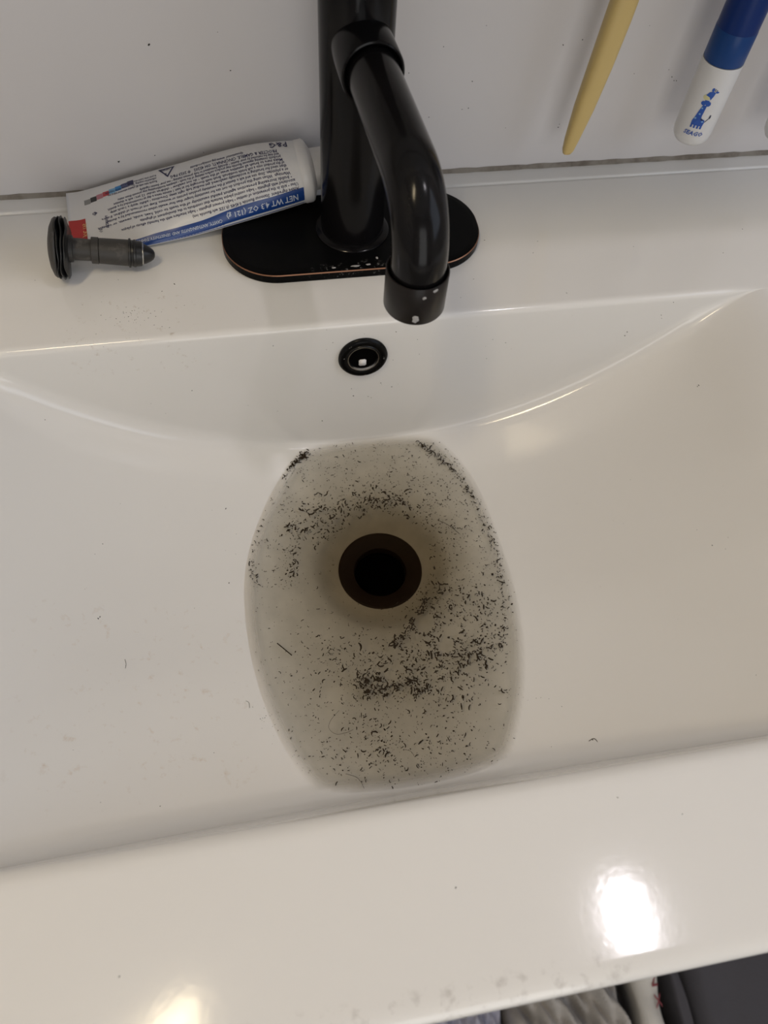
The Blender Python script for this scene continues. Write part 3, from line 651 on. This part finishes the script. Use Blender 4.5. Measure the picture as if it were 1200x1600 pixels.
# ------------------------------------------------------------------ toothbrushes hanging by the wall
BY = 403.0
def brush_print(parent, cx, r, zbase):
    a0 = math.atan2(-BY, -cx)+.10
    def on(x, z, l): a = a0+x/r; return (cx+(r+l)*math.cos(a), BY+(r+l)*math.sin(a), z)
    def poly(name, pts, m, l=.08, part=None):
        bm = bmesh.new(); f = bm.faces.new([bm.verts.new((x, z, 0)) for x, z in pts]); bmesh.ops.triangulate(bm, faces=[f])
        bmesh.ops.subdivide_edges(bm, edges=bm.edges[:], cuts=2)
        vs = [v for v in bm.verts]; idx = {v: i for i, v in enumerate(vs)}
        P.setdefault(m, ([], [])); b = len(P[m][0]); P[m][0].extend(on(v.co.x, zbase+v.co.y, l) for v in vs); P[m][1].extend(tuple(b+idx[v] for v in f.verts) for f in bm.faces); bm.free()
    def disc(cx_, cz, rx, rz, m, l=.08): poly('', [(cx_+rx*math.cos(2*math.pi*k/14), cz+rz*math.sin(2*math.pi*k/14)) for k in range(14)], m, l)
    P = {}
    poly('', [(-3.6, 1.8), (-3.7, 4.2), (-2.9, 7), (-2.2, 10.5), (-1.2, 14.5), (1.2, 14.5), (1.0, 11), (.8, 8), (1.0, 6.6), (3.5, 5.6), (3.7, 4.0), (3.4, 1.8)], 'print_blue')   # body and neck
    for lx in (-3.5, -1.6, .4, 2.3): poly('', [(lx, 0), (lx, 2.2), (lx+1.1, 2.2), (lx+1.1, 0)], 'print_blue')
    disc(-1.4, 15.6, 1.5, 1.3, 'print_blue'); disc(1.5, 15.6, 1.4, 1.5, 'print_blue'); poly('', [(-1, 15), (-1.2, 17.6), (1.4, 17.6), (1.2, 15)], 'print_blue')   # bow
    disc(-1.0, 19.2, 2.1, 1.6, 'print_cream', .08)                                     # muzzle
    poly('', [(-1.9, 20.4), (-.6, 22.4), (1.2, 23.3), (3.0, 22.6), (2.6, 20.5), (1.6, 18.0), (.6, 19.6)], 'print_blue', .12)
    disc(.9, 24.1, .8, 1.1, 'print_blue'); disc(3.7, 23.0, 1.0, .6, 'print_blue'); poly('', [(1.9, 23.2), (2.0, 24.8), (2.4, 24.8), (2.3, 23.1)], 'print_dark'); poly('', [(2.7, 23), (3.1, 24.5), (3.5, 24.3), (3.0, 22.9)], 'print_dark')
    disc(-.9, 12.6, .55, .5, 'print_light', .12); disc(-.9, 9.0, .6, .55, 'print_light', .12); disc(-2.4, 6.0, .7, .6, 'print_light', .12); disc(2.4, 4.7, .6, .5, 'print_light', .12)
    poly('', [(.8, 6.9), (.9, 5.6), (3.0, 5.2)], 'print_dark', .13); poly('', [(3.6, 4.6), (5.6, 7.2), (5.9, 7.0), (3.9, 4.3)], 'print_dark'); disc(5.9, 7.9, .5, 1.3, 'print_dark')
    vs, fs = text_mesh('SEAGO', 3.7); wd = max(v.x for v in vs); P.setdefault('print_ink', ([], []))
    P['print_ink'][0].extend(on((v.x-wd/2)+v.y*.18, zbase-4.6+v.y, .2) for v in vs); P['print_ink'][1].extend(fs)
    for m, (v, f) in P.items(): pyobj('brush_lettering' if m == 'print_ink' else 'giraffe_print', v, f, M['print_blue' if m == 'print_ink' else m], parent, False)
def electric_brush(cx, zb, label, printed, col='brush_blue'):
    b = empty('toothbrush', (cx, BY, zb)); tag(b, label, 'toothbrush')
    lathe('handle_base', [(0, 0), (6.0, .3), (9.4, 1.8), (11.2, 4.6), (11.8, 8), (12.0, 50.5), (0, 50.5)], (cx, BY, zb), (0, 0, 1), M['brush_white'], b, 56)['label'] = 'white lower handle'
    lathe('handle_band', [(0, 50.7), (11.5, 50.7), (11.9, 51.3), (11.9, 68), (11.7, 68.4), (0, 68.4)], (cx, BY, zb), (0, 0, 1), M[col+'_light' if col == 'brush_blue' else col], b, 56)
    lathe('handle_sleeve', [(0, 68.4), (11.75, 68.4), (11.6, 95), (10, 112), (6, 122), (4.2, 126), (3.6, 160), (3.4, 196), (0, 198)], (cx, BY, zb), (0, 0, 1), M[col], b, 56)
    box('brush_head', cx-5, cx+5, BY-5, BY+1, zb+186, zb+212, M['brush_white'], b, 1.5); box('bristles', cx-4.2, cx+4.2, BY-14, BY-5, zb+188, zb+210, M['bristle'], b, .5)
    if printed: brush_print(b, cx, 12.0, zb+14.5)
electric_brush(283.5, 34.5, 'white and blue toothbrush with a blue giraffe print hanging on the wall', True)
electric_brush(348.5, 31.5, 'plain white toothbrush cut off by the right edge of the photo', False, 'brush_white')
yb = empty('toothbrush', (203, BY, 29)); tag(yb, 'plain yellow toothbrush with a tapered handle hanging on the wall', 'toothbrush')
V = []; F = []; n = 24; st = [(0, 0, 1.2), (.8, .0, 2.6), (3, .2, 3.5), (10, .7, 4.4), (30, 2.6, 6.0), (55, 4.9, 6.8), (80, 6.8, 7.2), (105, 8.3, 7.2), (118, 8.9, 5.6), (126, 9.1, 3.6), (180, 9.3, 3.0), (184, 9.3, 1.5)]
for h, dx, r in st:
    for k in range(n):
        a = 2*math.pi*k/n; cx_, sy_ = math.cos(a), math.sin(a); e = .72       # slightly squared oval section
        V.append((202.6+dx+r*math.copysign(abs(cx_)**e, cx_), BY+.82*r*math.copysign(abs(sy_)**e, sy_), 29+h))
for i in range(len(st)-1):
    for k in range(n): F.append((i*n+k, i*n+(k+1) % n, (i+1)*n+(k+1) % n, (i+1)*n+k))
F.append(tuple(range(n))[::-1]); F.append(tuple((len(st)-1)*n+k for k in range(n)))
pyobj('brush_handle', V, F, M['yellow'], yb); box('brush_head', 207, 217, BY-4, BY+2, 205, 231, M['yellow'], yb, 1.5); box('bristles', 208, 216, BY-14, BY-4, 207, 229, M['bristle'], yb, .5)
hold = empty('toothbrush_holder', (284, YW, 190)); tag(hold, 'unseen white toothbrush box, deepened to shade the deck, that the toothbrushes hang from', 'toothbrush holder')
HX0, HX1, HY, HZ0, HZ1 = 172, 424, 303, 186, 285  # holds the brushes; depth and width extended to shade the deck below
box('backplate', HX0, HX1, YW-4, YW-.1, HZ0, HZ1, M['holder'], hold, .8); box('front_cover', HX0, HX1, HY, HY+3, HZ0, HZ1, M['holder'], hold, 1)
for x in (HX0, HX1-3): box('side_panel', x, x+3, HY+3, YW-4, HZ0, HZ1, M['holder'], hold, .8)
box('lid', HX0, HX1, HY, YW-.1, HZ1, HZ1+3, M['holder'], hold, 1)
for cx_, zz in ((211.8, 196), (283.5, 196), (348.5, 196)):
    for s in (-1, 1): box('prong', cx_+s*6.6-2, cx_+s*6.6+2, BY-6, YW-4.2, zz-4, zz+4, M['holder'], hold, .8)

# unseen cabinet added over the sink to shade the back of the deck
mc = empty('shade_cabinet', (-66, YW, 204)); tag(mc, 'unseen white cabinet added over the faucet to shade the deck', 'cabinet')
box('shade_body', -300, 166, YW-122, YW-.1, 204, 900, M['holder'], mc, 2)
for x0, x1 in ((-300, -68), (-66, 166)): box('shade_door', x0, x1, YW-132, YW-122.2, 204, 900, M['holder'], mc, 1.5)

# ------------------------------------------------------------------ vanity cabinet and the laundry on the floor below
cab = empty('vanity_cabinet', (54, 200, FL)); tag(cab, 'grey painted vanity cabinet under the basin top', 'cabinet')
for x in (-322, 422): box('side_panel', x-8, x+8, -14, YW-6, FL+1, -32, M['cabinet'], cab)
box('bottom_panel', -312, 412, -14, YW-6, FL+80, FL+96, M['cabinet'], cab); box('kick_board', -312, 412, 36, 50, FL+1, FL+78, M['cabinet'], cab)
for x0, x1, hx in ((-328, 48, 30), (52, 430, 70)):
    d = box('door', x0, x1, -32, -16, FL+84, -40, M['cabinet'], cab, 2); h = bmobj('door_handle', tube_bm(bmesh.new(), [(hx, -33, -210), (hx, -52, -212), (hx, -52, -300), (hx, -33, -302)], 4, 12), M['bronze'], d)
def cloth(name, x0, x1, y0, y1, zfun, m, label, cat, nx=70, ny=60, thick=6, mats=None):
    V = []; F = []
    for i in range(nx+1):
        for j in range(ny+1):
            x = x0+(x1-x0)*i/nx; y = y0+(y1-y0)*j/ny; V.append((x, y, zfun(x, y, i/nx, j/ny)))
    N = len(V); V += [(v[0], v[1], max(FL+.5, v[2]-thick)) for v in V]
    for i in range(nx):
        for j in range(ny): a = i*(ny+1)+j; q = (a, a+ny+1, a+ny+2, a+1); F.append(q); F.append(tuple(N+k for k in q[::-1]))
    ed = [i*(ny+1) for i in range(nx+1)]+[nx*(ny+1)+j for j in range(1, ny+1)]+[i*(ny+1)+ny for i in range(nx-1, -1, -1)]+[j for j in range(ny-1, 0, -1)]
    for a, b in zip(ed, ed[1:]+ed[:1]): F.append((b, a, N+a, N+b))
    o = pyobj(name, V, F, m); tag(o, label, cat); return o
def edge(u, v, p=.25): return smooth01(min(u, 1-u)/.12)**p*smooth01(min(v, 1-v)/.12)**p
def fold(x, y, k, ph, sk): return math.sin((x+y*sk)*k+ph)
cloth('crumpled_shirt', 20, 196, -330, -52, lambda x, y, u, v: FL+8+edge(u, v)*(62+15*fold(x, y, .16, 0, .25)+9*fold(x, y, .33, 1, .5)+4*fold(x, y, .7, 2, -.2)), M['lavender'], 'crumpled lavender-grey cotton cloth on the floor left of the towel', 'cloth')
cloth('crumpled_towel', 199, 352, -330, -52, lambda x, y, u, v: FL+8+edge(u, v)*(74+19*fold(x, y, .10, .5, .45)+12*fold(x, y, .22, 2, .75)+5*fold(x, y, .5, 1, .3)), M['towel'], 'crumpled off-white towel heaped on the floor in front of the cabinet', 'towel')
sk_c = lambda v: 374+(1-v)*18-8*math.sin(v*5)
o = cloth('white_sock', 0, 1, 0, 1, lambda x, y, u, v: 0, M['sock'], 'white knitted sock with dark red lettering lying between towel and grey fabric', 'sock', 24, 60)
for i, vtx in enumerate(o.data.vertices):
    top = i < 25*61; k = i % (25*61); u = (k//61)/24; v = (k % 61)/60
    a = math.pi*(1-u); r = 15+2*math.sin(v*9); x = sk_c(v)+math.cos(a)*r*1.15; z = FL+58+(math.sin(a)*r if top else 0)*smooth01(min(v, 1-v)/.08)**.5+(3*math.sin(v*23+u*4) if top else -56)
    vtx.co = Vector((x, -52-(1-v)*230, z if top else FL+1))*MM
RT = ([], [])
vs, fs = text_mesh('M N X', 22.0)
for v in vs: RT[0].append((sk_c(1-(v.x+46)/230.)+10+v.y*.55-3, -52-(46+v.x)+12, FL+73.5-abs(v.y-3)*.25))
pyobj('sock_lettering', RT[0], fs, M['sock_red'], o, False)
cloth('folded_trousers', 428, 640, -340, -52, lambda x, y, u, v: FL+6+edge(u, v, .12)*(84+3*fold(x, y, .03, .5, .6)+2*fold(x, y, .09, 2, -.3)), M['charcoal'], 'folded charcoal grey fabric lying flat on the floor at the lower right', 'trousers')
cloth('dark_cloth_strip', 413, 427, -340, -52, lambda x, y, u, v: FL+5+edge(u, v, .2)*(70+3*fold(x, y, .2, .5, .3)), M['charcoal'], 'narrow dark grey cloth edge between the white sock and folded fabric', 'cloth', 16, 40)
